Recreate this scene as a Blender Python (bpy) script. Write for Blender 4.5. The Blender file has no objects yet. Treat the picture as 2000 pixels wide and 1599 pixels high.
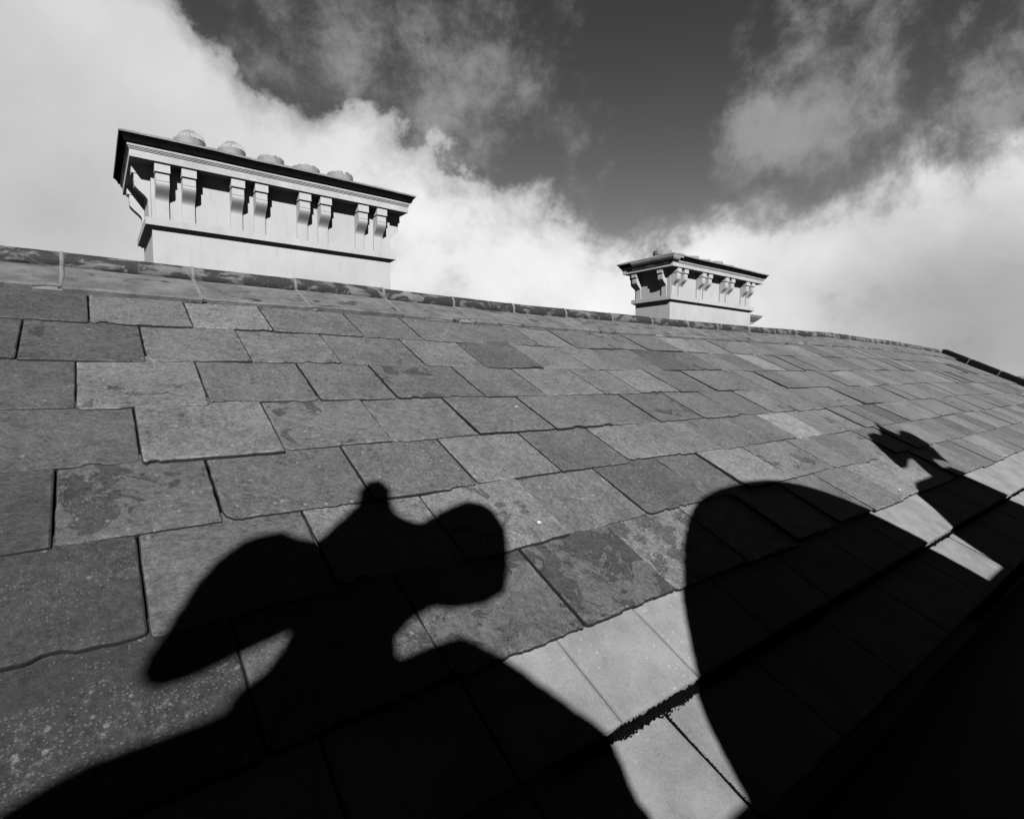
import bpy, bmesh, math, random
from mathutils import Vector, Matrix
import mathutils.noise as mn
from mathutils.geometry import tessellate_polygon
random.seed(7)
C = bpy.data.collections.new('scene'); bpy.context.scene.collection.children.link(C)
SC = bpy.context.scene
R_ = math.radians

# ------------------------------------------------------------------ camera
# origin = camera; X runs along the ridge, Y towards it, Z up (metres)
pitch = math.atan(63/1055)
fh = Vector((.6137, .7896, 0)).normalized()
F = Vector((fh.x*math.cos(pitch), fh.y*math.cos(pitch), -math.sin(pitch)))
RT = Vector((fh.y, -fh.x, 0)); UP = RT.cross(F)
cd = bpy.data.cameras.new('camera'); cam = bpy.data.objects.new('camera', cd); C.objects.link(cam)
cam.matrix_world = Matrix(((RT.x, UP.x, -F.x, 0), (RT.y, UP.y, -F.y, 0), (RT.z, UP.z, -F.z, 0), (0, 0, 0, 1)))
cd.sensor_width = 36; cd.lens = 36*1055/2000; cd.clip_start = .01; cd.clip_end = 20000
SC.camera = cam
def ray(x, y): return (F*1055 + RT*(x-1000) + UP*(799.5-y)).normalized()      # photo measurement -> world direction

# ------------------------------------------------------------------ sun and sky
SUN_AZ, SUN_EL = R_(25.5), R_(31.4)
light_dir = Vector((math.sin(SUN_AZ)*math.cos(SUN_EL), math.cos(SUN_AZ)*math.cos(SUN_EL), -math.sin(SUN_EL)))
sd = bpy.data.lights.new('sun', 'SUN'); sd.energy = 5.0; sd.angle = R_(.53); sd.color = (1, 1, 1)   # black and white photograph
sun = bpy.data.objects.new('sun', sd); C.objects.link(sun)
sun.rotation_euler = light_dir.to_track_quat('-Z', 'Y').to_euler()
SC.view_settings.view_transform = 'Standard'; SC.view_settings.look = 'None'
SC.view_settings.exposure = 2.86; SC.view_settings.gamma = 1

class NT:
    """small helper for building node trees"""
    def __init__(s, tree): s.t = tree; s.n = tree.nodes; s.l = tree.links
    def node(s, typ, ins={}, **props):
        nd = s.n.new(typ)
        for k, v in props.items(): setattr(nd, k, v)
        for k, v in ins.items():
            sock = nd.inputs[k]
            if isinstance(v, bpy.types.NodeSocket): s.l.new(v, sock)
            else: sock.default_value = v
        return nd
    def m(s, op, a, b=0.0, c=None, clamp=False):
        ins = {0: a, 1: b}
        if c is not None: ins[2] = c
        return s.node('ShaderNodeMath', ins, operation=op, use_clamp=clamp).outputs[0]
    def smooth(s, v, lo, hi, a=0.0, b=1.0):
        return s.node('ShaderNodeMapRange', {0: v, 1: lo, 2: hi, 3: a, 4: b}, interpolation_type='SMOOTHSTEP').outputs[0]
    def noise(s, vec, scale, detail=6, rough=.6, dist=0.0):
        return s.node('ShaderNodeTexNoise', {'Vector': vec, 'Scale': scale, 'Detail': detail, 'Roughness': rough, 'Distortion': dist}).outputs[0]
    def mix(s, f, a, b):
        return s.m('ADD', s.m('MULTIPLY', a, s.m('SUBTRACT', 1.0, f)), s.m('MULTIPLY', b, f))
    def grey(s, v):
        return s.node('ShaderNodeCombineColor', {0: v, 1: v, 2: v}).outputs[0]

world = bpy.data.worlds.new('World'); SC.world = world; world.use_nodes = True
world.node_tree.nodes.clear(); w = NT(world.node_tree)
tc = w.node('ShaderNodeTexCoord').outputs['Generated']
sky = w.node('ShaderNodeTexSky', sky_type='NISHITA', sun_disc=False, sun_elevation=SUN_EL,
             sun_rotation=math.atan2(-light_dir.x, -light_dir.y), altitude=50, air_density=.8, dust_density=.05, ozone_density=2.0)
red = w.node('ShaderNodeSeparateColor', {0: sky.outputs[0]}).outputs[0]           # seen through a red filter, as the film did
def dot(v): return w.node('ShaderNodeVectorMath', {0: tc, 1: tuple(v)}, operation='DOT_PRODUCT').outputs['Value']
blue = w.m('MULTIPLY', red, w.m('ADD', .12, w.m('MULTIPLY', w.smooth(dot(fh), .1, .5), w.smooth(dot(Vector((0, 0, 1))), .60, .12, .09, .30))))
def arc(x0, y0, x1, y1):                                                          # great circle through two sky points; positive below
    n = ray(x0, y0).cross(ray(x1, y1)).normalized()
    return dot(n if n.dot(ray((x0+x1)/2, (y0+y1)/2+200)) > 0 else -n)
def blob(x, y, rad, wgt):
    a = rad/1055; d = w.m('SUBTRACT', dot(ray(x, y)), 1.0)
    return w.m('MULTIPLY', w.m('EXPONENT', w.m('MULTIPLY', d, 1/(a*a)*1.4)), wgt)
warp = w.node('ShaderNodeTexNoise', {'Vector': tc, 'Scale': 2.6, 'Detail': 3.0}).outputs['Color']
wv = w.node('ShaderNodeVectorMath', {0: warp, 1: (.5, .5, .5)}, operation='SUBTRACT').outputs[0]
wv = w.node('ShaderNodeVectorMath', {0: wv, 'Scale': .10}, operation='SCALE').outputs[0]
pv = w.node('ShaderNodeVectorMath', {0: tc, 1: wv}, operation='ADD').outputs[0]
fb = w.noise(pv, 4.8, 14, .64)
fb2 = w.noise(pv, 17, 9, .62)
fb3 = w.noise(pv, 2.3, 6, .5)
wv2 = w.node('ShaderNodeVectorMath', {0: w.node('ShaderNodeVectorMath', {0: w.node('ShaderNodeTexNoise', {'Vector': tc, 'Scale': 14.0, 'Detail': 6.0}).outputs['Color'], 1: (.5, .5, .5)}, operation='SUBTRACT').outputs[0], 'Scale': .09}, operation='SCALE').outputs[0]
pv2 = w.node('ShaderNodeVectorMath', {0: pv, 1: wv2}, operation='ADD').outputs[0]
puff = w.m('SUBTRACT', 1.0, w.node('ShaderNodeTexVoronoi', {'Vector': pv2, 'Scale': 7.5, 'Detail': 3.0, 'Roughness': .55}, feature='F1', normalize=True).outputs['Distance'])
bank = w.m('MINIMUM', w.smooth(arc(300, -30, 1230, 480), -.10, .13), w.smooth(arc(-400, -260, 600, 160), -.16, .12))
bank_r = w.m('MINIMUM', w.smooth(arc(1180, 560, 1980, 190), -.14, .16), w.smooth(arc(1230, 450, 1850, 335), -.17, .12))
D = w.m('MAXIMUM', bank, bank_r)
for b in [(840, 90, 110, .34), (930, 200, 55, .14), (560, 30, 90, -.28), (640, 110, 70, -.08), (410, 0, 80, -.42), (330, 120, 120, .2), (100, 60, 200, .25), (700, 300, 90, .2), (1480, 275, 60, .5), (1700, 360, 120, .12), (1120, 350, 75, .36), (1850, 90, 170, -.22), (1660, 170, 110, -.15), (620, 20, 70, .1),
          (1960, 250, 80, -.12), (1250, 250, 150, -.3), (1290, 80, 230, -.35), (1420, 380, 60, .12), (1240, 470, 40, -.1), (1340, 450, 70, .28), (1290, 560, 130, .3), (1850, 610, 230, .35), (1500, 420, 120, .15), (1330, 330, 70, -.2), (520, 130, 60, -.25), (620, 180, 60, -.2), (760, 190, 50, -.15), (1560, 60, 110, -.2)]:
    D = w.m('ADD', D, blob(*b))
D = w.m('ADD', D, w.m('MULTIPLY', w.m('SUBTRACT', fb, .5), 1.7))
D = w.m('ADD', D, w.m('MULTIPLY', w.m('SUBTRACT', fb2, .5), .6))
D = w.m('ADD', D, w.m('MULTIPLY', w.m('SUBTRACT', puff, .72), .9))
softr = w.smooth(dot(RT), -.10, .30)                                             # crisp bank on the left, torn veils on the right
torn = w.noise(pv, 9, 12, .66)
D = w.m('ADD', D, w.m('MULTIPLY', w.m('MULTIPLY', w.m('SUBTRACT', torn, .5), softr), .9))
alpha = w.smooth(D, w.m('SUBTRACT', .38, w.m('MULTIPLY', softr, .18)), w.m('ADD', .60, w.m('MULTIPLY', softr, .30)))
thin = w.smooth(w.noise(pv, 6, 13, .66), .34, .76)
veil = w.m('ADD', w.m('ADD', blob(830, 80, 130, .6), blob(900, 190, 75, .42)), w.m('ADD', blob(570, 60, 140, .36), w.m('ADD', blob(1480, 275, 60, .5), blob(1330, 330, 200, .04))))
veil = w.m('ADD', veil, w.m('ADD', blob(1930, 190, 200, .42), w.m('ADD', blob(700, 60, 60, .2), blob(1230, 250, 70, .12))))
vn = w.m('ADD', w.m('ADD', .5, w.m('MULTIPLY', w.m('SUBTRACT', w.noise(pv, 6.5, 14, .66), .5), 1.5)), w.m('MULTIPLY', veil, .46))
alpha = w.m('MAXIMUM', alpha, w.m('MULTIPLY', w.m('POWER', w.smooth(vn, .52, 1.0), 1.3), .8))
core = w.smooth(D, .35, 1.05)
lum = w.m('ADD', w.m('MULTIPLY', core, 1.3), 1.25)
lum = w.m('MULTIPLY', lum, w.m('ADD', .52, w.m('MULTIPLY', fb3, .92)))
lum = w.m('MULTIPLY', lum, w.m('ADD', .78, w.m('MULTIPLY', w.m('ADD', fb, w.m('MULTIPLY', torn, softr)), .32)))
shade = w.m('SUBTRACT', 1.0, blob(1960, 640, 190, .42)); shade = w.m('SUBTRACT', shade, blob(60, 360, 170, .14)); shade = w.m('ADD', shade, blob(900, 540, 330, .28))
lum = w.m('MULTIPLY', lum, shade)
ahead = w.smooth(dot(fh), .25, .58)                                               # the cloud bank stands ahead only; behind the sky is clear
alpha = w.m('MULTIPLY', alpha, ahead)
alpha = w.m('MULTIPLY', alpha, w.smooth(dot(Vector((0, 0, 1))), .76, .60))
tot = w.mix(alpha, blue, lum)
bg = w.node('ShaderNodeBackground', {'Color': w.grey(w.m('MULTIPLY', tot, .76)), 'Strength': .05})
w.l.new(bg.outputs[0], w.node('ShaderNodeOutputWorld').inputs[0])

# ------------------------------------------------------------------ materials
def material(name):
    mt = bpy.data.materials.new(name); mt.use_nodes = True; mt.node_tree.nodes.clear()
    return mt, NT(mt.node_tree)
def finish(t, col, rough=.8, bump=None, strength=.5, dist=.004, spec=.2):
    ins = {'Base Color': t.grey(col), 'Roughness': rough, 'Specular IOR Level': spec}
    if bump is not None:
        ins['Normal'] = t.node('ShaderNodeBump', {'Height': bump, 'Strength': strength, 'Distance': dist}).outputs[0]
    p = t.node('ShaderNodeBsdfPrincipled', ins)
    t.l.new(p.outputs[0], t.node('ShaderNodeOutputMaterial').inputs[0])
def attr(t, name, out=2): return t.node('ShaderNodeAttribute', attribute_name=name).outputs[out]
def objco(t): return t.node('ShaderNodeTexCoord').outputs['Object']

def slate_material():
    mt, t = material('slate')
    co = t.node('ShaderNodeAttribute', attribute_name='suv').outputs['Vector']    # (s, t, seed)
    tone = attr(t, 'tone'); flake = attr(t, 'flake'); lich = attr(t, 'lichen'); seed = attr(t, 'seed'); edge = attr(t, 'edge')
    rot = t.node('ShaderNodeVectorRotate', {'Vector': co, 'Angle': t.m('MULTIPLY', seed, 3.1)}, rotation_type='Z_AXIS').outputs[0]
    stretch = t.node('ShaderNodeVectorMath', {0: rot, 1: (1.0, 3.2, 1.0)}, operation='MULTIPLY').outputs[0]
    streak = t.noise(stretch, 13, 9, .70, 1.2)
    big = t.noise(co, 4.5, 5, .55, .4)
    mid = t.noise(co, 26, 9, .78, .2)
    fine = t.noise(co, 210, 5, .8)
    grit = t.noise(co, 75, 8, .82)
    def dev(n_, k): return t.m('MULTIPLY', t.m('SUBTRACT', n_, .5), k)
    v = t.m('ADD', 1.0, t.m('ADD', t.m('ADD', dev(big, 1.0), dev(mid, 1.9)), t.m('ADD', dev(grit, 3.4), t.m('ADD', dev(fine, 2.4), dev(streak, .9)))))
    v = t.m('MULTIPLY', t.m('MULTIPLY', t.m('MAXIMUM', v, .2), .0228), tone)
    # flaked layers with a crisp outline: darker fresh stone a fraction lower
    fn = t.noise(co, 7.5, 9, .62, .8)
    thr = t.m('SUBTRACT', .84, t.m('MULTIPLY', flake, .36))
    fl = t.smooth(t.m('SUBTRACT', fn, thr), 0.0, .012)
    rim = t.m('MULTIPLY', t.smooth(t.m('ABSOLUTE', t.m('SUBTRACT', fn, thr)), .014, .0), t.smooth(flake, .2, .5))
    v = t.mix(fl, v, t.m('MULTIPLY', v, .5))
    crack = t.m('MULTIPLY', t.smooth(t.m('ABSOLUTE', t.m('SUBTRACT', t.noise(co, 5.5, 9, .7, 1.2), .5)), .006, .0), t.smooth(flake, .6, .9))
    v = t.mix(crack, v, t.m('MULTIPLY', v, .2))
    v = t.mix(t.m('MULTIPLY', rim, .55), v, t.m('MULTIPLY', v, .45))
    # black stains
    st = t.smooth(t.noise(co, 5.2, 10, .7, .3), .66, .76)
    v = t.mix(t.m('MULTIPLY', st, .55), v, t.m('MULTIPLY', v, .4))
    # thin pale scratches
    sc = t.noise(t.node('ShaderNodeVectorMath', {0: rot, 1: (1.0, 22.0, 1.0)}, operation='MULTIPLY').outputs[0], 11, 5, .6, 1.6)
    scr = t.m('MULTIPLY', t.smooth(sc, .71, .78), t.smooth(t.noise(co, 3.3, 2), .5, .62))
    v = t.m('ADD', v, t.m('MULTIPLY', scr, 0.022))
    # pale lichen spots, small and large
    def dots(scale, lo, hi, dens):
        vo = t.node('ShaderNodeTexVoronoi', {'Vector': co, 'Scale': scale, 'Randomness': 1.0}, feature='F1')
        rnd = t.node('ShaderNodeSeparateColor', {0: vo.outputs['Color']}).outputs[0]
        keep = t.m('GREATER_THAN', t.m('ADD', rnd, dens), 1.0)
        warpd = t.m('ADD', vo.outputs['Distance'], t.m('MULTIPLY', t.m('SUBTRACT', fine, .5), .35))
        return t.m('MULTIPLY', t.smooth(warpd, hi, lo), keep)
    patch = t.smooth(t.noise(co, 5.0, 4, .6), .42, .66)
    dn = t.m('MULTIPLY', t.m('MULTIPLY', lich, patch), .7)
    v = t.m('ADD', v, t.m('MULTIPLY', dots(160, .18, .42, dn), 0.015))
    v = t.m('ADD', v, t.m('MULTIPLY', dots(55, .15, .34, t.m('MULTIPLY', dn, .35)), 0.024))
    v = t.m('ADD', v, t.m('MULTIPLY', dots(9, .03, .065, .03), 0.16))                 # rare white droppings
    haze_l = t.smooth(t.noise(co, 60, 6, .75), .5, .8)
    v = t.m('ADD', v, t.m('MULTIPLY', t.m('MULTIPLY', haze_l, t.m('MULTIPLY', patch, t.m('ADD', lich, .25))), 0.019))
    # worn rim
    v = t.mix(t.m('MULTIPLY', t.smooth(edge, .0, .5), t.smooth(mid, .48, .62)), v, t.m('MULTIPLY', v, 1.35))
    v = t.mix(t.smooth(edge, .74, .92), v, t.m('MULTIPLY', v, .08))                   # grime in the broken edges
    v = t.m('MAXIMUM', v, .0015)
    h = t.m('ADD', t.m('ADD', t.m('MULTIPLY', streak, .8), t.m('MULTIPLY', mid, .9)), t.m('ADD', t.m('ADD', t.m('MULTIPLY', fine, .2), t.m('MULTIPLY', grit, .7)), t.m('MULTIPLY', fl, -.7)))
    finish(t, v, .75, h, .9, .008, .12)
    return mt
def stone_material(name, base, var=.25, scale=6, dark=0.0, bumpd=.004, stain=.0, fine_sc=90, pale=0.0, strength=.5, spec=.15):
    mt, t = material(name); co = objco(t)
    n1 = t.noise(co, scale, 7, .6, .3); n2 = t.noise(co, fine_sc, 5, .7); n3 = t.noise(co, scale*.35, 3, .5)
    v = t.m('ADD', 1.0, t.m('MULTIPLY', t.m('SUBTRACT', t.m('ADD', t.m('MULTIPLY', n1, .6), t.m('ADD', t.m('MULTIPLY', n2, .5), t.m('MULTIPLY', n3, .5))), .8), var*3))
    v = t.m('MULTIPLY', v, base)
    if dark:                                                                        # black lichen crust
        dk = t.smooth(t.noise(t.node('ShaderNodeVectorMath', {0: co, 1: (1, 2.2, 2.2)}, operation='MULTIPLY').outputs[0], 6.5, 9, .66, .5), .60-dark, .68-dark)
        v = t.mix(dk, v, base*.10)
    if stain:
        s_ = t.smooth(t.noise(t.node('ShaderNodeVectorMath', {0: co, 1: (4, 4, .7)}, operation='MULTIPLY').outputs[0], 3, 6, .6), .5, .75)
        v = t.mix(t.m('MULTIPLY', s_, stain), v, t.m('MULTIPLY', v, .6))
    if pale:
        vo = t.node('ShaderNodeTexVoronoi', {'Vector': co, 'Scale': 75.0}, feature='F1')
        rnd = t.node('ShaderNodeSeparateColor', {0: vo.outputs['Color']}).outputs[0]
        dens = t.m('MULTIPLY', t.smooth(t.noise(co, 3.1, 4), .45, .7), .45)
        sp = t.m('MULTIPLY', t.smooth(vo.outputs['Distance'], .36, .16), t.m('GREATER_THAN', t.m('ADD', rnd, dens), 1.0))
        v = t.m('ADD', v, t.m('MULTIPLY', sp, pale))
    v = t.m('MAXIMUM', v, .001)
    finish(t, v, .85, t.m('ADD', n1, t.m('MULTIPLY', n2, .6)), strength, bumpd, spec)
    return mt
M = {}
M['slate'] = slate_material()
M['ridge'] = stone_material('ridge_stone', 0.0205, 1.0, 14, dark=.04, fine_sc=150, pale=.012)
M['roll'] = stone_material('ridge_roll_stone', 0.0187, .8, 11, dark=.16, fine_sc=140, pale=.01)
M['coping'] = stone_material('blackened_coping_stone', 0.0052, .5, 9, dark=.30, spec=.02)
M['mortar'] = stone_material('lime_mortar', .8*0.0344, .3, 25)
M['slab'] = stone_material('smooth_sandstone', 0.0370, .6, 9, fine_sc=170, pale=.018, bumpd=.002, stain=.25)
M['render'] = stone_material('pale_painted_stucco', 0.0674, .2, 2.4, bumpd=.005, fine_sc=55, strength=.4, stain=.35)
M['cornice'] = stone_material('cornice_stone', 0.0680, .4, 3, fine_sc=40, stain=.4)
M['soot_shade'] = stone_material('soot_shade_stone', 0.0013, .6, 12, spec=0)  # soot crust on mouldings; also painted shade in reed grooves and small stack
M['patch'] = stone_material('cornice_repair_stone', 0.0425, .5, 7)
M['cap'] = stone_material('weathered_cap_stone', 0.0416, .5, 9, fine_sc=50)
M['pot'] = stone_material('terracotta_clay', 0.0378, .6, 8, fine_sc=60)
M['wire'] = stone_material('galvanised_wire', 0.0454, .2, 20)
M['deck'] = stone_material('roof_deck_boards', 0.0119, .2, 5)
M['moss'] = stone_material('black_moss', 0.0009, .6, 60, bumpd=.003, spec=0)
M['wall'] = stone_material('rear_wall_stone', 0.0454, .3, 2)
M['lead'] = stone_material('gutter_lead', 0.0189, .2, 8)
M['earth'] = stone_material('ground_earth', 0.0296, .3, .02, fine_sc=.3)
M['hill'] = stone_material('far_woodland', 0.0119, .6, .03, fine_sc=.4)
M['white'] = stone_material('whitewashed_wall', 0.1133, .1, .5)

# ------------------------------------------------------------------ object helpers
def link(name, bm, mats, parent=None, smooth=False):
    bmesh.ops.recalc_face_normals(bm, faces=bm.faces[:])
    me = bpy.data.meshes.new(name); bm.to_mesh(me); bm.free()
    for m_ in (mats if isinstance(mats, (list, tuple)) else [mats]): me.materials.append(M[m_])
    if smooth:
        for p in me.polygons: p.use_smooth = True
    o = bpy.data.objects.new(name, me); C.objects.link(o)
    if parent: o.parent = parent
    return o
def thing(name, label, cat, group=None, loc=(0, 0, 0)):
    o = bpy.data.objects.new(name, None); C.objects.link(o); o.empty_display_size = .2
    o.location = loc; o['label'] = label; o['category'] = cat
    if group: o['group'] = group
    return o
def structure(name, bm, mat, kind='structure'):
    o = link(name, bm, mat); o['kind'] = kind; o['label'] = name; return o
def box(bm, x0, x1, y0, y1, z0, z1, mi=0):
    vs = [bm.verts.new((x, y, z)) for z in (z0, z1) for y in (y0, y1) for x in (x0, x1)]
    for f in ((0, 1, 3, 2), (4, 6, 7, 5), (0, 4, 5, 1), (2, 3, 7, 6), (0, 2, 6, 4), (1, 5, 7, 3)):
        bm.faces.new([vs[i] for i in f]).material_index = mi
def rough_edges(bm, amt, scale, cuts=0):
    for v in bm.verts:
        v.co += mn.noise_vector(v.co*scale)*amt
def nz(x, y=0, z=0): return mn.noise(Vector((x, y, z)))

# ------------------------------------------------------------------ the roof plane
PIT = R_(26.3)
EX = Vector((1, 0, 0)); ET = Vector((0, math.cos(PIT), math.sin(PIT))); EN = Vector((0, -math.sin(PIT), math.cos(PIT)))
S_END = 13.0
T_RIDGE = 3.15
def interp(pts, x):
    if x <= pts[0][0]: return pts[0][1]
    for (a, b), (c, d) in zip(pts, pts[1:]):
        if x <= c:
            u = (x-a)/(c-a); u = u*u*(3-2*u); return b+(d-b)*u
    return pts[-1][1]
SAG = [(-.2, .006), (.5, .002), (2.6, -.012), (4, -.002), (5.5, .012), (8.1, .05), (10, .042), (12.9, .03)]
def bulge(s, t): return interp(SAG, s)*max(0, min(1, t/3.1))**1.3 + .004*nz(s*.9, t*.9, 3) - .055*max(0, min(1, (s-9)/4))**1.6
def P(s, t, h=0): return EX*s + ET*t + EN*(-1 + h + bulge(s, t))

bld = thing('slate_roofed_building', 'long building with a weathered slate roof, roll-topped ridge tiles and pale stone eaves slabs', 'building')
LEFT = -3.2

# deck
bm = bmesh.new()
def quad(bm, pts, mi=0): bm.faces.new([bm.verts.new(p) for p in pts]).material_index = mi
ss = [LEFT+i*(S_END-LEFT)/40 for i in range(41)]
tt = [.02, .6, 1.2, 1.8, 2.4, 3.12]
grid = [[bm.verts.new(P(s, t, -.034)) for t in tt] for s in ss]
for i in range(40):
    for j in range(5): bm.faces.new((grid[i][j], grid[i+1][j], grid[i+1][j+1], grid[i][j+1]))
link('roof_deck', bm, 'deck', bld)

# slates
COURSE_T = [.57, .88, 1.18, 1.48, 1.80, 2.13, 2.47, 2.92]
JOINTS = [
 [.21, .58, .98, 1.36, 1.77, 2.15, 2.55, 2.93, 3.31],
 [.07, .44, .80, 1.18, 1.58, 1.99, 2.30, 2.71, 3.2, 3.5],
 [-.08, .25, .65, 1.02, 1.41, 1.81, 2.18, 2.54, 2.96, 3.34, 3.72],
 [.10, .47, .84, 1.21, 1.62, 2.0, 2.37, 2.77, 3.14, 3.57],
 [-.04, .31, .68, 1.0, 1.44, 1.82, 2.26, 2.57, 2.95, 3.37],
 [-.19, .16, .51, .88, 1.30, 1.66, 2.06, 2.46, 2.74, 3.18],
 [0.0, .35, .67, 1.11, 1.45, 1.89, 2.3, 2.63, 3.0, 3.4]]
TONES = {(2, -.08): .78, (2, -.45): .42, (6, -.37): .5, (5, -.55): .5, (5, -.19): .62, (4, -.4): .62, (1, -.35): .38, (0, -.35): .26, (0, .21): .72, (1, .07): .85,
         (1, 1.99): .78, (1, 2.30): 1.5, (2, 3.34): 1.75, (2, 1.81): 1.2, (5, .16): 1.0, (0, .98): .78, (6, 1.11): .85, (6, .67): .95, (4, 1.0): .82, (3, -.27): .74}
FLAKE = {(2, -.08): .8, (0, .98): 1.0, (0, .58): .75, (0, 1.36): .85, (4, 1.0): .75, (6, 3.0): .8, (3, 2.37): .7}
tone_jit = random.Random(11)
bm = bmesh.new()
L_suv = bm.verts.layers.float_vector.new('suv')
L_tone = bm.verts.layers.float.new('tone'); L_fl = bm.verts.layers.float.new('flake'); L_li = bm.verts.layers.float.new('lichen')
L_seed = bm.verts.layers.float.new('seed'); L_ed = bm.verts.layers.float.new('edge')
rs = random.Random(5)
def slate(k, s0, s1):
    t0 = COURSE_T[k]; t1 = min(COURSE_T[k+1]+.05, T_RIDGE-.05)
    mid = (s0+s1)/2; near = mid < 4.5
    key = min((kk for kk in TONES if kk[0] == k), key=lambda kk: abs(kk[1]-s0), default=None)
    tone = TONES[key] if key and abs(key[1]-s0) < .1 else None
    if tone is None:
        tone = tone_jit.gauss(1.0, .13)
        r = tone_jit.random()
        if r < .06: tone *= 1.35
        elif r < .13: tone *= .74
    if mid > 4: tone *= 1.06
    key = min((kk for kk in FLAKE if kk[0] == k), key=lambda kk: abs(kk[1]-s0), default=None)
    fl = FLAKE[key] if key and abs(key[1]-s0) < .1 else (rs.uniform(.35, .75) if rs.random() < .12 else rs.uniform(0, .3))
    li = rs.uniform(.1, .55) + (.45 if k < 3 else 0) + (.35 if (k == 0 and mid < .6) else 0)
    seed = rs.random()
    gap = rs.uniform(.0015, .0034) if near else rs.uniform(.003, .006); s0 += gap; s1 -= gap
    dt = rs.gauss(0, .005); t0 += dt
    if rs.random() < .07: t0 += rs.uniform(-.014, .01)
    lift = rs.uniform(.004, .011) + (.006 if rs.random() < .12 else 0)
    tilt = rs.gauss(0, .0025); skew = rs.gauss(0, .004)
    th = rs.uniform(.006, .010)
    c0, c1 = [rs.choice((.003, .005, .009, .018)) for _ in range(2)]
    if rs.random() < .12: c0 = .04
    q = rs.random()*100
    amp = rs.choice((.0022, .0035, .0055))
    nb = 44 if mid < 1.6 else 28 if near else 10
    ns = 9 if near else 3
    out = []                                                     # outline anticlockwise from bottom-left
    def add(s, t, ks=1): out.append((s, t))
    chips = [(rs.uniform(s0, s1), rs.uniform(.008, .03), rs.uniform(.003, .009)) for _ in range(rs.choice((0, 0, 1, 1, 2, 3)))]
    def jag(u): return (amp*(nz(u*22, q)*1.0 + nz(u*70, q+9)*.7) if near else amp*nz(u*30, q)) + sum(d_ for c_, w_, d_ in chips if abs(u-c_) < w_)
    W = s1-s0
    for i in range(4):
        a = i/3*math.pi/2; out.append((s0+c0*(1-math.sin(a)), t0+c0*(1-math.cos(a))))
    for i in range(1, nb):
        u = i/nb; s = s0+c0+(W-c0-c1)*u; out.append((s, t0+jag(s)+skew*(u-.5)))
    for i in range(4):
        a = i/3*math.pi/2; out.append((s1-c1*(1-math.sin(a)), t0+c1*(1-math.cos(a))))
    out.sort(key=lambda p_: 0)                                   # order is kept
    for i in range(1, ns+1):
        t = t0+c1+(t1-t0-c1)*i/ns; out.append((s1+(.5*jag(t+7) if i < ns else 0), t))
    out.append((s0, t1))
    for i in range(ns-1, 0, -1):
        t = t0+c0+(t1-t0-c0)*i/ns; out.append((s0+.5*jag(t+3), t))
    # the bottom-left corner arc runs from left edge down to the bottom edge
    out[0:4] = [(s0+c0*(1-math.cos(a)), t0+c0*(1-math.sin(a))) for a in (0, .5, 1.05, 1.5708)]
    i1 = 4+nb-1
    out[i1:i1+4] = [(s1-c1*(1-math.sin(a)), t0+c1*(1-math.cos(a))) for a in (0, .5, 1.05, 1.5708)]
    def H(s, t): return lift + tilt*(s-mid)/W*2 + .001 - (lift-.0035)*(t-t0)/(t1-t0)*.75 + th*(1-(t-t0)/(t1-t0))*.55
    n = len(out)
    def ring(off, dh, ed):
        vs = []
        for i, (s, t) in enumerate(out):
            sp, tp = out[i-1]; sn, tn = out[(i+1) % n]
            nx, ny = (tn-tp), -(sn-sp); l = math.hypot(nx, ny) or 1
            o_ = off*(1+.5*nz(s*40, t*40, q)) if off else 0
            S, T = s-nx/l*o_, t-ny/l*o_
            v = bm.verts.new(P(S, T, H(S, T)+dh))
            v[L_suv] = Vector((S, T, seed*20+k)); v[L_tone] = tone; v[L_fl] = fl; v[L_li] = li; v[L_seed] = seed; v[L_ed] = ed
            vs.append(v)
        return vs
    rings = [ring(.016, 0, 0), ring(.0035, -.0004, .6), ring(.0024, -.0016, .75), ring(-.0005, -.0034, 1), ring(-.001, -th-.003, 1)] if near else [ring(.012, 0, 0), ring(.005, -.0005, .5), ring(0, -.002, 1), ring(0, -th-.003, 1)]
    bm.faces.new(rings[0])
    for a, b in zip(rings, rings[1:]):
        for i in range(n):
            j = (i+1) % n; bm.faces.new((a[i], b[i], b[j], a[j]))
for k in range(7):
    js = list(JOINTS[k])
    while js[0] > LEFT: js.insert(0, js[0]-({0: .56, 1: .42, 2: .37, 3: .37, 4: .36, 5: .36, 6: .37}[k]+rs.uniform(-.02, .02)))
    while js[-1] < S_END-.28: js.append(js[-1]+rs.choice((.3, .34, .37, .4, .44)))
    js[-1] = S_END-.01
    for a, b in zip(js, js[1:]): slate(k, a, b)
link('slate_covering', bm, 'slate', bld)

# eaves slabs of smooth stone
def slab(s0, s1, t0, t1, h0, h1, th=.05):
    bm = bmesh.new(); nS = 10; r = .006; rows = []
    j = random.random()*50
    outl = [(s0+(s1-s0)*i/nS, t0) for i in range(nS)] + [(s1, t0+(t1-t0)*i/6) for i in range(6)] + [(s1-(s1-s0)*i/nS, t1) for i in range(nS)] + [(s0, t1-(t1-t0)*i/6) for i in range(6)]
    n = len(outl)
    def ring(off, dh):
        vs = []
        for (s, t) in outl:
            S = s + (off if s <= s0+1e-6 else -off if s >= s1-1e-6 else 0); T = t + (off if t <= t0+1e-6 else -off if t >= t1-1e-6 else 0)
            e = .0022*nz(S*30, T*30, j); u = (T-t0)/(t1-t0)
            vs.append(bm.verts.new(P(S+e, T+e, h0+(h1-h0)*u+dh)))
        return vs
    rg = [ring(.012, 0), ring(.0045, -.001), ring(.0022, -.005), ring(.0018, -th)]
    bm.faces.new(rg[0]); bm.faces.new(rg[-1][::-1])
    for a, b in zip(rg, rg[1:]):
        for i in range(n): bm.faces.new((a[i], b[i], b[(i+1) % n], a[(i+1) % n]))
    link('eaves_slab', bm, 'slab', bld)
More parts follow.
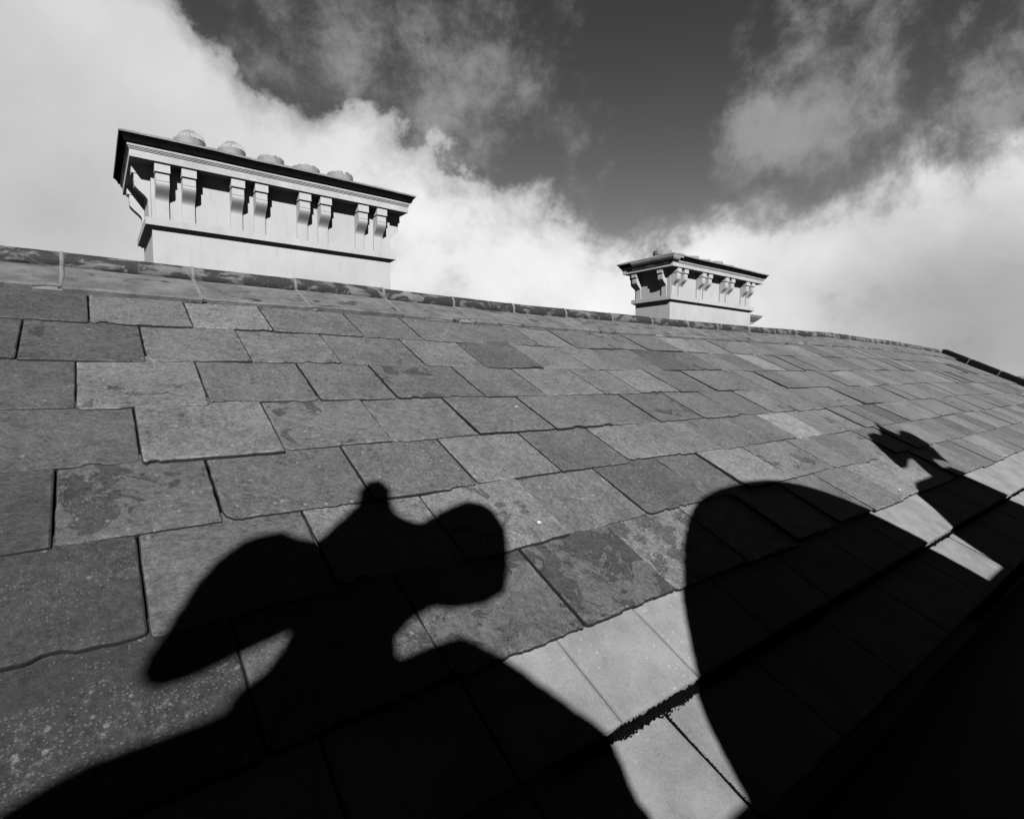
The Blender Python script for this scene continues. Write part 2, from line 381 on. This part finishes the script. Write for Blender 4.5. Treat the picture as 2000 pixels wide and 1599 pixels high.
row1 = [-.9, -.45, 0, .3, .6, .885, 1.175, 1.55, 1.95, 2.35, 2.75, 3.165, 3.58, 4.0, 4.45, 4.9, 5.4, 5.9, 6.4, 7.0, 7.6, 8.2, 8.9, 9.6, 10.4, 11.2, 12, 12.95]
row2 = [-.7, -.25, .2, .62, 1.025, 1.42, 1.85, 2.3, 2.8, 3.28, 3.75, 4.2, 4.7, 5.2, 5.8, 6.4, 7.1, 7.8, 8.6, 9.4, 10.3, 11.2, 12.1, 12.95]
for a, b in zip(row1, row1[1:]): slab(a+.001, b-.001, .335, .64, .000, -.004, .022)
for a, b in zip(row2, row2[1:]): slab(a+.001, b-.001, .06, .37, -.010, -.03)
# moss in the seams
bm = bmesh.new()
rm = random.Random(3)
def tuft(s, t, h, r):
    c = bm.verts.new(P(s+rm.gauss(0, r*.3), t+rm.gauss(0, r*.3), h+r*rm.uniform(.6, 1.5)))
    k = 5; a0 = rm.random()*6
    ring = [bm.verts.new(P(s+r*math.cos(a0+i*6.283/k)*rm.uniform(.7, 1.3), t+r*math.sin(a0+i*6.283/k)*rm.uniform(.7, 1.3), h-.006)) for i in range(k)]
    for i in range(k): bm.faces.new((c, ring[i], ring[(i+1) % k]))
for i in range(9000):
    s = rm.uniform(.7, 1.9) if i % 5 < 3 else rm.uniform(1.9, 6)
    wd = .0135*(.8+.7*nz(s*7, 2)+.6*nz(s*23, 5)+.5*nz(s*80, 5))*(1 if s < 2 else .5)
    tuft(s, .326+rm.gauss(0, .46)*wd-.002, -.012+.004*rm.random(), rm.uniform(.0012, .0036))
for i in range(500):
    tuft(1.025+rm.gauss(0, .0025), rm.uniform(.2, .33), -.026, rm.uniform(.0015, .003))
for i in range(900):
    t = rm.uniform(.06, .33); u = (t-.06)/.31
    for S0 in (1.025, 3.28): tuft(S0+rm.gauss(0, .0016)*(1.5-u), t, -.012-.02*u, rm.uniform(.0015, .0028))
for i in range(1400):
    s = rm.uniform(2.6, 3.5); tuft(s, .052+rm.gauss(0, .008), -.026, rm.uniform(.002, .006))
moss = link('moss', bm, 'moss'); moss['kind'] = 'stuff'; moss['label'] = 'black moss filling the seam between the two rows of pale eaves slabs'

# ridge tiles: two wings and a roll on top, mortar between
def ridge_tile(s0, s1, chip):
    q = random.random()*90; n = 12; g = .0045; s0 += g; s1 -= g
    lift = random.uniform(-.003, .004); tb = random.gauss(0, .006)
    bm = bmesh.new()
    def lat(s, t, h):                                            # front slope point; t beyond the apex goes down behind
        return P(s, t, h+lift)
    apex_y = P(0, T_RIDGE)[1]; rc = .047
    rows = []
    for i in range(n+1):
        s = s0+(s1-s0)*i/n
        jg = .006*nz(s*18, q)+.004*nz(s*60, q)
        if chip: jg += chip*max(0, nz(s*7, q+4))*.09
        b = 2.795+tb+jg
        sec = [lat(s, b, .002), lat(s, b-.001, .028), lat(s, b+.004, .033), lat(s, b+.012, .0345), lat(s, 2.9, .028), lat(s, 3.0, .026), lat(s, 3.078, .024), lat(s, 3.09, .006)]
        cen = P(s, T_RIDGE-.012, .026+lift)
        for a in range(-36, 199, 18):
            A = R_(a); dirv = Vector((0, -math.cos(A), math.sin(A)))
            sec.append(cen + dirv*rc*(1+.02*nz(s*30, a*.1, q)))
        zb = cen
        for d in (.09, .2, .32): sec.append(Vector((s, cen.y+d*math.cos(PIT), cen.z-.01-d*math.sin(PIT))))
        sec.append(Vector((s, cen.y+.32*math.cos(PIT), cen.z-.05-.32*math.sin(PIT))))
        rows.append([bm.verts.new(p_) for p_ in sec])
    m_ = len(rows[0])
    for i in range(n):
        for j in range(m_-1):
            f = bm.faces.new((rows[i][j], rows[i+1][j], rows[i+1][j+1], rows[i][j+1]))
            f.material_index = 1 if 7 <= j < 20 else 0
    bm.faces.new(rows[0][::-1]); bm.faces.new(rows[-1])
    o = link('ridge_tile', bm, ['ridge', 'roll'], bld, smooth=False)
    # mortar joint at the far end
    bm = bmesh.new(); rr = []
    for i, s in enumerate((s1-.004, s1+.001, s1+g*2-.001, s1+2*g+.004)):
        up = (.0, .0045, .0045, .0)[i]
        sec = []
        for t, h in ((2.797+tb, .012), (2.793+tb, .029), (2.85, .029), (2.95, .028), (3.085, .026)):
            sec.append(P(s+.006*nz(t*9, q)+.003*nz(t*40, q), t, h+lift+up))
        cen = P(s, T_RIDGE-.012, .026+lift)
        for a in range(-36, 199, 18):
            A = R_(a); sec.append(cen+Vector((.003*nz(a*.08, q), -math.cos(A), math.sin(A)))*(rc+up*.8))
        rr.append([bm.verts.new(p_) for p_ in sec])
    for i in range(3):
        for j in range(len(rr[0])-1): bm.faces.new((rr[i][j], rr[i+1][j], rr[i+1][j+1], rr[i][j+1]))
    link('mortar_joint', bm, 'mortar', o)
app = [-.63, -.09, .45, .98, 1.54, 2.08, 2.63, 3.19, 3.77, 4.34, 4.93, 5.48, 6.14]
rj = [a*.955 for a in app]
while rj[0] > LEFT: rj.insert(0, rj[0]-.52)
while rj[-1] < 12.6: rj.append(rj[-1]+random.uniform(.52, .58))
rj[-1] = 12.99
for i, (a, b) in enumerate(zip(rj, rj[1:])): ridge_tile(a, b, 1 if abs(a-1.54*.955) < .1 or random.random() < .15 else 0)
# thin bed of mortar squeezed under the tiles, seen as a pale broken line
bm = bmesh.new(); prev = None
for i in range(700):
    s = LEFT+.05+(S_END-LEFT-.15)*i/699; e = .004*nz(s*15, 1)+.003*nz(s*50, 2)
    out_ = .016 if nz(s*5, 8) < .12 else 0
    cur = [bm.verts.new(P(s, 2.79+e+out_, .004)), bm.verts.new(P(s, 2.788+e+out_, .017)), bm.verts.new(P(s, 2.83, .024))]
    if prev:
        for j in (0, 1): bm.faces.new((prev[j], cur[j], cur[j+1], prev[j+1]))
    prev = cur
link('mortar_bed', bm, 'mortar', bld)

# blackened coping stones along the gable verge
ct = [3.08, 2.62, 2.12, 1.62, 1.12, .6, .05]
for i, (a, b) in enumerate(zip(ct, ct[1:])):
    bm = bmesh.new(); rows = []
    for u in range(7):
        t = a+(b-a)*u/6 + (-.007 if u == 0 else .007 if u == 6 else 0)
        sec = [(0, -.05), (0, .10), (.004, .106), (.15, .108), (.296, .106), (.30, .10), (.30, -.05)]
        rows.append([bm.verts.new(P(S_END+x+.003*nz(t*9, x*30), t, h+.004*nz(t*7, x*20, 3))) for x, h in sec])
    for r0, r1 in zip(rows, rows[1:]):
        for j in range(7): bm.faces.new((r0[j], r1[j], r1[(j+1) % 7], r0[(j+1) % 7]))
    bm.faces.new(rows[0]); bm.faces.new(rows[-1][::-1])
    o = link('coping_stone', bm, 'coping', bld)
    bm = bmesh.new()
    for u in (-.006, .006):
        pass
    sec = [(-.003, -.03), (-.003, .102), (.003, .109), (.15, .111), (.297, .109), (.303, .098), (.303, -.03)]
    r0 = [bm.verts.new(P(S_END+x, a-.006, h)) for x, h in sec]; r1 = [bm.verts.new(P(S_END+x, a+.008, h)) for x, h in sec]
    for j in range(6): bm.faces.new((r0[j], r1[j], r1[j+1], r0[j+1]))
    link('mortar_joint', bm, 'mortar', o)

# rear slope, walls and gutter of the building
bm = bmesh.new()
ry, rz = P(0, T_RIDGE)[1], P(0, T_RIDGE)[2]-.05
def rear(x, d, dz=0): return Vector((x, ry+d*math.cos(PIT), rz-d*math.sin(PIT)+dz))
prev = None
for k in range(26):
    d0, d1 = k*.33, (k+1)*.33
    quad(bm, [rear(LEFT, d0, -.012), rear(S_END, d0, -.012), rear(S_END, d1), rear(LEFT, d1)])
    quad(bm, [rear(LEFT, d1, -.012), rear(S_END, d1, -.012), rear(S_END, d1), rear(LEFT, d1)])
link('rear_slope', bm, 'ridge', bld)
bm = bmesh.new()
yb = rear(0, 8.55).y; zb = rear(0, 8.55).z
box(bm, LEFT, S_END, -1.02, yb-.1, -18, -1.25)
quad(bm, [(S_END+.02, .4, -1.25), (S_END+.02, .4, -.95), (S_END+.02, ry, rz-.05), (S_END+.02, yb-.1, zb-.05), (S_END+.02, yb-.1, -18), (S_END+.02, .4, -18)])
quad(bm, [(LEFT, .4, -1.25), (LEFT, .4, -.95), (LEFT, ry, rz-.05), (LEFT, yb-.1, zb-.05), (LEFT, yb-.1, -18), (LEFT, .4, -18)])
link('wall', bm, 'wall', bld)
bm = bmesh.new()
quad(bm, [(LEFT, -1.04, -1.02), (S_END, -1.04, -1.02), (S_END, .5, -1.02), (LEFT, .5, -1.02)])
quad(bm, [(LEFT, .5, -1.02), (S_END, .5, -1.02), (S_END, P(0, .08)[1], P(0, .05, -.06)[2]), (LEFT, P(0, .08)[1], P(0, .05, -.06)[2])])
link('parapet_gutter', bm, 'lead', bld)

# ------------------------------------------------------------------ parapet behind the camera: low wall, arched pediment, scrolled finials
def catmull(pts, m=4):
    out = []; n = len(pts)
    for i in range(n-1):
        p0, p1, p2, p3 = pts[max(i-1, 0)], pts[i], pts[i+1], pts[min(i+2, n-1)]
        for k in range(m):
            u = k/m
            out.append(tuple(.5*((2*p1[c])+(-p0[c]+p2[c])*u+(2*p0[c]-5*p1[c]+4*p2[c]-p3[c])*u*u+(-p0[c]+3*p1[c]-3*p2[c]+p3[c])*u**3) for c in (0, 1)))
    out.append(pts[-1]); return out
YC = -1.10
def chaikin(p_, it=1):
    for _ in range(it):
        q = [p_[0]]
        for a, b in zip(p_, p_[1:]):
            q += [(a[0]*.86+b[0]*.14, a[1]*.86+b[1]*.14), (a[0]*.14+b[0]*.86, a[1]*.14+b[1]*.86)]
        p_ = q+[p_[-1]]
    return p_
def nicked(pts, step=.012):
    out = []
    for a, b in zip(pts, pts[1:]):
        n = max(1, int(math.dist(a, b)/step))
        for i in range(n):
            u = i/n; x, z = a[0]+(b[0]-a[0])*u, a[1]+(b[1]-a[1])*u
            k = .0035+.004*max(0, nz(x*6, z*6, 4)); out.append((x+k*nz(x*45, z*45, 1), z+k*nz(x*45, z*45, 2)))
    return out+[pts[-1]]
def slab_outline(name, outline, th, mat, parent, z_base=None):
    outline = nicked(outline)
    bm = bmesh.new()
    a = [bm.verts.new((x, YC+th/2, z)) for x, z in outline]; b = [bm.verts.new((x, YC-th/2, z)) for x, z in outline]
    n = len(a)
    for i in range(n): bm.faces.new((a[i], a[(i+1) % n], b[(i+1) % n], b[i]))
    for tri in tessellate_polygon([[Vector((x, z, 0)) for x, z in outline]]):
        bm.faces.new([a[k] for k in tri]); bm.faces.new([b[k] for k in tri])
    return link(name, bm, mat, parent)
def relief(name, blobs, parent, mat='wall'):
    bm = bmesh.new()
    for x, z, rx, rz_, ry_ in blobs:
        r = bmesh.ops.create_icosphere(bm, subdivisions=3, radius=1)
        for v in r['verts']: v.co = Vector((x+v.co.x*rx, YC+v.co.y*ry_, z+v.co.z*rz_))
    return link(name, bm, mat, parent, smooth=True)
bm = bmesh.new(); box(bm, -1.06, S_END, -1.22, -1.045, -1.3, .12); box(bm, -1.06, S_END, -1.25, -1.02, .12, .19)
box(bm, LEFT, -1.06, -1.22, -1.045, -1.3, -.25)
link('parapet_wall', bm, 'wall', bld)
arch = [(0.265, 0.1), (0.271, 0.317), (0.296, 0.447), (0.352, 0.57), (0.449, 0.735), (0.609, 0.921), (0.795, 1.049), (0.993, 1.096), (1.211, 1.10), (1.478, 1.058), (1.70, 0.955), (1.925, 0.75), (2.11, 0.468), (2.215, 0.209), (2.23, .1)]
o = slab_outline('arched_pediment', catmull(arch), .08, 'wall', bld)
finL = [(-.77, .95), (-.747, 1.013), (-0.816, 0.991), (-0.879, 0.978), (-0.935, 0.96), (-0.992, 0.958), (-1.018, 0.972), (-1.018, 1.017), (-1.005, 1.08), (-0.994, 1.168), (-0.966, 1.25), (-0.913, 1.308), (-0.829, 1.316), (-0.784, 1.275), (-0.735, 1.252), (-0.681, 1.318), (-0.634, 1.377), (-0.634, 1.44), (-.612, 1.474), (-0.588, 1.480), (-.563, 1.474), (-0.546, 1.44), (-0.541, 1.357), (-0.496, 1.288), (-0.44, 1.247), (-0.358, 1.288), (-0.269, 1.314), (-0.196, 1.275), (-0.168, 1.169), (-0.186, 1.044), (-0.220, 0.941), (-0.292, 0.920), (-0.381, 0.935), (-0.436, 0.958), (-0.492, 0.942), (-0.535, 0.907)]
pedL = [(-1.13, .1), (-1.125, .803), (-1.098, .815), (-1.07, .828), (-1.027, .84), (-.96, .841), (-.847, .843), (-.84, .869), (-.826, .884), (-.79, .907)]
pedR = [(-0.530, 0.858), (-0.508, 0.831), (-0.432, 0.838), (-0.356, 0.833), (-0.308, 0.792), (-0.242, 0.731), (-.12, .585), (-0.036, 0.485), (-0.034, 0.387), (-.012, 0.323), (.02, .1)]
slab_outline('scrolled_finial', chaikin(pedL+finL+pedR), .035, 'wall', bld)
relief('finial_relief', [(-.59, 1.1, .13, .2, .07), (-.86, 1.14, .11, .12, .045), (-.31, 1.12, .1, .13, .045), (-.64, .90, .07, .08, .05), (-.59, 1.42, .035, .04, .035)], bld)
finR = [(2.32, .1), (2.484, .209), (2.49, .48), (2.56, .6), (2.611, .741), (2.734, .811), (3.05, .815), (3.09, .895), (3.18, 1.008), (3.077, 1.008), (2.88, .95), (2.82, .957), (2.892, 1.109), (2.978, 1.254), (3.037, 1.308), (3.13, 1.316), (3.19, 1.305), (3.20, 1.275), (3.27, 1.30), (3.36, 1.36), (3.414, 1.436), (3.425, 1.367), (3.447, 1.300), (3.492, 1.241), (3.60, 1.285), (3.663, 1.287), (3.716, 1.245), (3.70, 1.055), (3.546, .89), (3.485, .932), (3.400, .954), (3.36, .93), (3.31, .845), (3.466, .831), (3.531, .761), (3.684, .514), (3.745, .417), (3.76, .1)]
slab_outline('scrolled_finial', finR, .035, 'wall', bld)
relief('finial_relief', [(3.33, 1.1, .13, .17, .07), (3.06, 1.13, .1, .11, .045), (3.56, 1.1, .08, .12, .045), (3.22, .88, .09, .1, .06)], bld)

# ------------------------------------------------------------------ chimney stacks
def frame_ring(bm, x0, x1, y0, y1, prof, close=False, mi=0, jit=0, mats=None):
    """sweep a (projection, height) profile round a rectangle"""
    rings = []
    for p_, z in prof:
        e = lambda c: jit*nz(c*3.1, z*9, p_*9)
        pts = []
        N = 8 if jit else 1
        cs = [(x0-p_, y0-p_), (x1+p_, y0-p_), (x1+p_, y1+p_), (x0-p_, y1+p_)]
        for a, b in zip(cs, cs[1:]+cs[:1]):
            for i in range(N):
                u = i/N; x = a[0]+(b[0]-a[0])*u; y = a[1]+(b[1]-a[1])*u
                pts.append(bm.verts.new((x, y, z+jit*nz(x*6, y*6, z*3))))
        rings.append(pts)
    for q_, (a, b) in enumerate(zip(rings, rings[1:])):
        n = len(a)
        for i in range(n):
            f = bm.faces.new((a[i], a[(i+1) % n], b[(i+1) % n], b[i])); f.material_index = mats[q_] if mats else mi
    if close: bm.faces.new(rings[-1])
    return rings
def corbel_mesh(wd):
    """moulded bracket: cap, square block, S-curve and flat tail; local: x across, y out (negative), z down from the soffit"""
    bm = bmesh.new()
    box(bm, -wd/2-.008, wd/2+.008, -.163, .02, -.094, .0)
    prof = [(-.0, -.094), (-.142, -.094), (-.142, -.176), (-.137, -.178), (-.137, -.184), (-.142, -.188)]
    for i in range(1, 15):
        u = i/14; z = -.188-.165*u
        p_ = .142 - .118*(u*u*(3-2*u)) + .012*math.sin(u*math.pi)*(1-u)
        prof.append((-p_, z))
    prof += [(-.022, -.54), (0, -.54)]
    a = [bm.verts.new((-wd/2, y+.0, z)) for y, z in prof]; b = [bm.verts.new((wd/2, y, z)) for y, z in prof]
    n = len(prof)
    for i in range(n-1): bm.faces.new((a[i], a[i+1], b[i+1], b[i]))
    bm.faces.new(a[::-1]); bm.faces.new(b)
    return bm
def wire_guard(r, parent, loc, mat='wire'):
    bm = bmesh.new()
    def strand(pts, rad=.0022):
        prev = None
        for i, p_ in enumerate(pts):
            d = (pts[min(i+1, len(pts)-1)]-pts[max(i-1, 0)]).normalized()
            a = d.orthogonal().normalized(); b = d.cross(a)
            cur = [bm.verts.new(p_+a*rad*math.cos(k*2.0944)+b*rad*math.sin(k*2.0944)) for k in range(3)]
            if prev:
                for k in range(3): bm.faces.new((prev[k], cur[k], cur[(k+1) % 3], prev[(k+1) % 3]))
            prev = cur
    rg = random.Random(int(loc[0]*100))
    def dome(th, ph):
        rr = r*(1+.05*nz(th*1.4, ph*2, loc[0])); return Vector((rr*math.cos(th)*math.cos(ph), rr*math.sin(th)*math.cos(ph), rr*.9*math.sin(ph)))
    for i in range(11):
        for sg in (1, -1):
            strand([dome(i*6.283/11+sg*u*1.35, u*1.45) for u in [k/9 for k in range(10)]], .0011)
    for ph in (0, .12): strand([dome(k*6.283/24, ph) for k in range(25)], .0022)
    for th in (0, 1.57): strand([dome(th, u) for u in [k/12*math.pi for k in range(13)]], .0018)
    o = link('wire_guard', bm, mat, parent); o.location = loc; return o
def chimney(name_label, x0, x1, y0, y1, zs, zc, zt, front, side, wd, pots, pr, guards, zpot, broken=False):
    """zs = string course foot, zc = cornice soffit, zt = top"""
    root = thing('chimney_stack', name_label, 'chimney', 'corniced chimney stacks beyond the ridge', (x0, y0, -1.5))
    off = Vector((-x0, -y0, 1.5))
    def put(name, bm, mat, smooth=False, par=None):
        o = link(name, bm, mat, root, smooth)
        for v in o.data.vertices: v.co += off
        return o
    bm = bmesh.new(); box(bm, x0, x1, y0, y1, -1.9, zs+.01); put('shaft', bm, 'render')
    bm = bmesh.new(); box(bm, x0+.002, x1-.002, y0+.002, y1-.002, zs+.05, zc+.01); put('frieze', bm, 'render')
    bm = bmesh.new()
    frame_ring(bm, x0, x1, y0, y1, [(-.05, zs-.008), (.030, zs-.008), (.030, zs+.012), (.062, zs+.013), (.062, zs+.088), (.02, zs+.1), (-.05, zs+.1)]); put('string_course', bm, 'render')
    H = zt-zc
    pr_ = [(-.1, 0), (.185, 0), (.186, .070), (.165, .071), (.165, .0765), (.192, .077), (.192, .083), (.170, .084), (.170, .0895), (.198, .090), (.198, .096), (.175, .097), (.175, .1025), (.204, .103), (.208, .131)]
    pm_ = [0, 0, 1, 1, 1, 0, 1, 1, 1, 0, 1, 1, 1, 0, 0]  # groove faces coloured black to stand in for shade between the reeds
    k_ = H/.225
    bm = bmesh.new(); frame_ring(bm, x0, x1, y0, y1, [(p_, zc+z*k_) for p_, z in pr_]+[(.18, zc+.132*k_)], mats=pm_, jit=.0035); put('cornice', bm, ['cornice', 'soot_shade'])
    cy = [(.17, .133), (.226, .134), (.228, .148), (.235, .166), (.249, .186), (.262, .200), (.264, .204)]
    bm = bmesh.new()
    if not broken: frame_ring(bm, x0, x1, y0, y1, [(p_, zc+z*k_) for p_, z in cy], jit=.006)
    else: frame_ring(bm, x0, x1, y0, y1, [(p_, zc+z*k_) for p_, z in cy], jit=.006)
    put('cornice_moulding', bm, 'soot_shade')
    if broken:
        bm = bmesh.new(); frame_ring(bm, x0-.0, x0+.3, y0-.0, y0+.46, [(-.1, zc+.118*k_), (.236, zc+.118*k_), (.25, zc+.135*k_), (.268, zc+.17*k_), (.272, zc+.203*k_), (-.1, zc+.203*k_)], jit=.004)
        bmesh.ops.delete(bm, geom=[v for v in bm.verts if v.co.x > x0+.05 or False], context='VERTS')
        # keep the repaired block only on the end face, clear of the front moulding
        for v in bm.verts:
            v.co.y = max(v.co.y, y0-.262)
        put('cornice_repair', bm, 'patch')
    bm = bmesh.new()
    zt0 = zc+.203*k_
    rg = frame_ring(bm, x0, x1, y0, y1, [(.2, zt0), (.268, zt0+.001), (.272, zt0+.018), (.25, zt0+.028)], jit=.010)
    ring2 = frame_ring(bm, x0, x1, y0, y1, [(.25, zt0+.028), (.12, zt0+.075), (-.05, zt0+.115), (-.2, zt0+.125)], jit=.012, close=True)
    put('cap_stone', bm, 'cap')
    base = corbel_mesh(wd); me = None
    def corbel(x, y, rot):
        nonlocal me
        if me is None:
            o = link('bracket', base, 'render', root); me = o.data
        else:
            o = bpy.data.objects.new('bracket', me); C.objects.link(o); o.parent = root
        o.location = Vector((x, y, zc+.002))+off; o.rotation_euler = (0, 0, rot); o.scale = (1, 1, (zc-zs-.085)/.54)
    for x in front:
        corbel(x, y0, 0); corbel(x, y1, math.pi)
    for y in side:
        corbel(x0, y, -math.pi/2); corbel(x1, y, math.pi/2)
    yc = (y0+y1)/2
    for i, x in enumerate(pots):
        bm = bmesh.new(); r = pr*(1+.06*math.sin(i*5)); N = 40; q = i*7.7+x0
        hh = zpot-(zt0+.05)+.02*math.sin(i*3.3)
        prof = [(.80, 0), (.82, hh*.45), (1.0, hh*.5), (1.02, hh*.6), (1.0, hh*.92), (.96, hh), (.84, hh), (.82, hh*.9), (.80, hh*.2)]
        rings = []
        for pr0, z in prof:
            rings.append([bm.verts.new((r*pr0*math.cos(a*6.2832/N)*(1+.02*nz(a*.5, q)), r*pr0*math.sin(a*6.2832/N)*(1+.02*nz(a*.5, q)), z*(1 if z < hh*.8 else 1+.06*nz(a*.7, q)-(.22 if (i == len(pots)-1 and a % 13 == 4) else 0)))) for a in range(N)])
        for a, b in zip(rings, rings[1:]):
            for j in range(N): bm.faces.new((a[j], a[(j+1) % N], b[(j+1) % N], b[j]))
        o = link('chimney_pot', bm, 'pot', root, smooth=False); o.location = Vector((x, yc, zt0+.05))+off
        if i in guards: wire_guard(r*.93, o, (0.02, 0, hh-.02))
        # mortar collar round the pot is part of the cap
    return root
ch1 = chimney('large near chimney stack with bracketed cornice, two of its five pots under wire domes', .571, 3.313, 7.0, 8.13, 1.60, 2.24, 2.465,
        [.668, .912, 1.392, 1.641, 2.133, 2.387, 2.873, 3.12+.01], [7.10, 7.95], .124, [1.02, 1.47, 1.93, 2.38, 2.84], .165, (0, 1), 2.80)
ch2 = chimney('smaller far chimney stack with a shaded end and a patched cornice corner', 8.677, 11.6, 6.306, 7.124, 1.45, 2.045, 2.245,
        [8.745, 8.965, 9.56, 9.78, 10.385, 10.61, 11.20, 11.42], [6.43, 7.04], .108, [8.97, 9.45, 9.92, 10.33, 10.79, 11.25], .175, (0,), 2.475, broken=True)
# farther small capped pier, mostly hidden
r3 = thing('chimney_stack', 'small capped stone stack just peeping out behind the right foot of the far chimney', 'chimney', None, (14.50, 8.45, -1.5))
bm = bmesh.new(); box(bm, -.33, .33, 0, .5, -16.5, 3.04); link('shaft', bm, 'soot_shade', r3)  # black colour stands in for the shadow on this stem
bm = bmesh.new(); frame_ring(bm, -.33, .33, 0, .5, [(-.05, 3.02), (.33, 3.035), (.34, 3.09), (.37, 3.10), (.46, 3.19), (.5, 3.25), (.5, 3.262), (-.05, 3.27)], close=True); link('cornice', bm, 'patch', r3)

# ------------------------------------------------------------------ ground, far hills and houses
bm = bmesh.new(); N = 64
c = bm.verts.new((0, 0, -18)); rings = []
for r in (60, 300, 1500, 9000): rings.append([bm.verts.new((r*math.cos(i*6.2832/N), r*math.sin(i*6.2832/N), -18-(r/9000)**2*4)) for i in range(N)])
for i in range(N): bm.faces.new((c, rings[0][i], rings[0][(i+1) % N]))
for a, b in zip(rings, rings[1:]):
    for i in range(N): bm.faces.new((a[i], b[i], b[(i+1) % N], a[(i+1) % N]))
structure('ground', bm, 'earth')
bm = bmesh.new(); rows = []
for i in range(181):
    az = R_(-25+110*i/180); top = 9+6*nz(i*.11, 3)+2.2*nz(i*.9, 5)+1.2*nz(i*3.1, 7)
    rows.append([bm.verts.new((d*math.cos(az), d*math.sin(az), z)) for d, z in ((900, -20), (1150, -10+.3*top), (1500, top-6.5), (1900, -20))])
for a, b in zip(rows, rows[1:]):
    for j in range(3): bm.faces.new((a[j], b[j], b[j+1], a[j+1]))
structure('hills', bm, 'hill')
def house(x, y, z0, wx, wy, hw, hr, rot, label):
    h_ = thing('house', label, 'house', 'far houses on the wooded slope', (x, y, z0)); h_.rotation_euler = (0, 0, rot)
    bm = bmesh.new(); box(bm, -wx/2, wx/2, -wy/2, wy/2, -14, hw); link('wall', bm, 'white', h_)
    bm = bmesh.new(); box(bm, -wx/2-.4, wx/2+.4, -wy/2-.4, wy/2+.4, hw, hw+.25)
    a = [bm.verts.new(p_) for p_ in ((-wx/2-.4, -wy/2-.4, hw+.25), (wx/2+.4, -wy/2-.4, hw+.25), (wx/2+.4, wy/2+.4, hw+.25), (-wx/2-.4, wy/2+.4, hw+.25), (-wx/2+1, 0, hw+hr), (wx/2-1, 0, hw+hr))]
    for f in ((0, 1, 5, 4), (1, 2, 5), (2, 3, 4, 5), (3, 0, 4)): bm.faces.new([a[k] for k in f])
    rf = link('roof', bm, 'lead', h_)
    bm = bmesh.new(); box(bm, -.8, .8, -.5, .5, hw+hr-1, hw+hr+1.2); link('chimney', bm, 'wall', rf)
    for k in range(int(wx//4)):
        bm = bmesh.new(); xx = -wx/2+2.5+k*4; box(bm, xx-.6, xx+.6, -wy/2-.05, -wy/2+.1, hw-2.4, hw-.9); link('window', bm, 'soot_shade', h_)
for k, (px, d, wx, lab) in enumerate([(1996, 420, 14, 'long low white house at the right edge of the picture, far below the roof verge'), (2080, 470, 18, 'white house farther right than the long low one, beyond the picture edge')]):
    r_ = ray(px, 742); g = Vector((r_.x, r_.y, 0)).normalized()*d
    house(g.x, g.y, -4.4, wx, 8, 2.9, 1.0, math.atan2(-g.x, g.y)+0, lab)
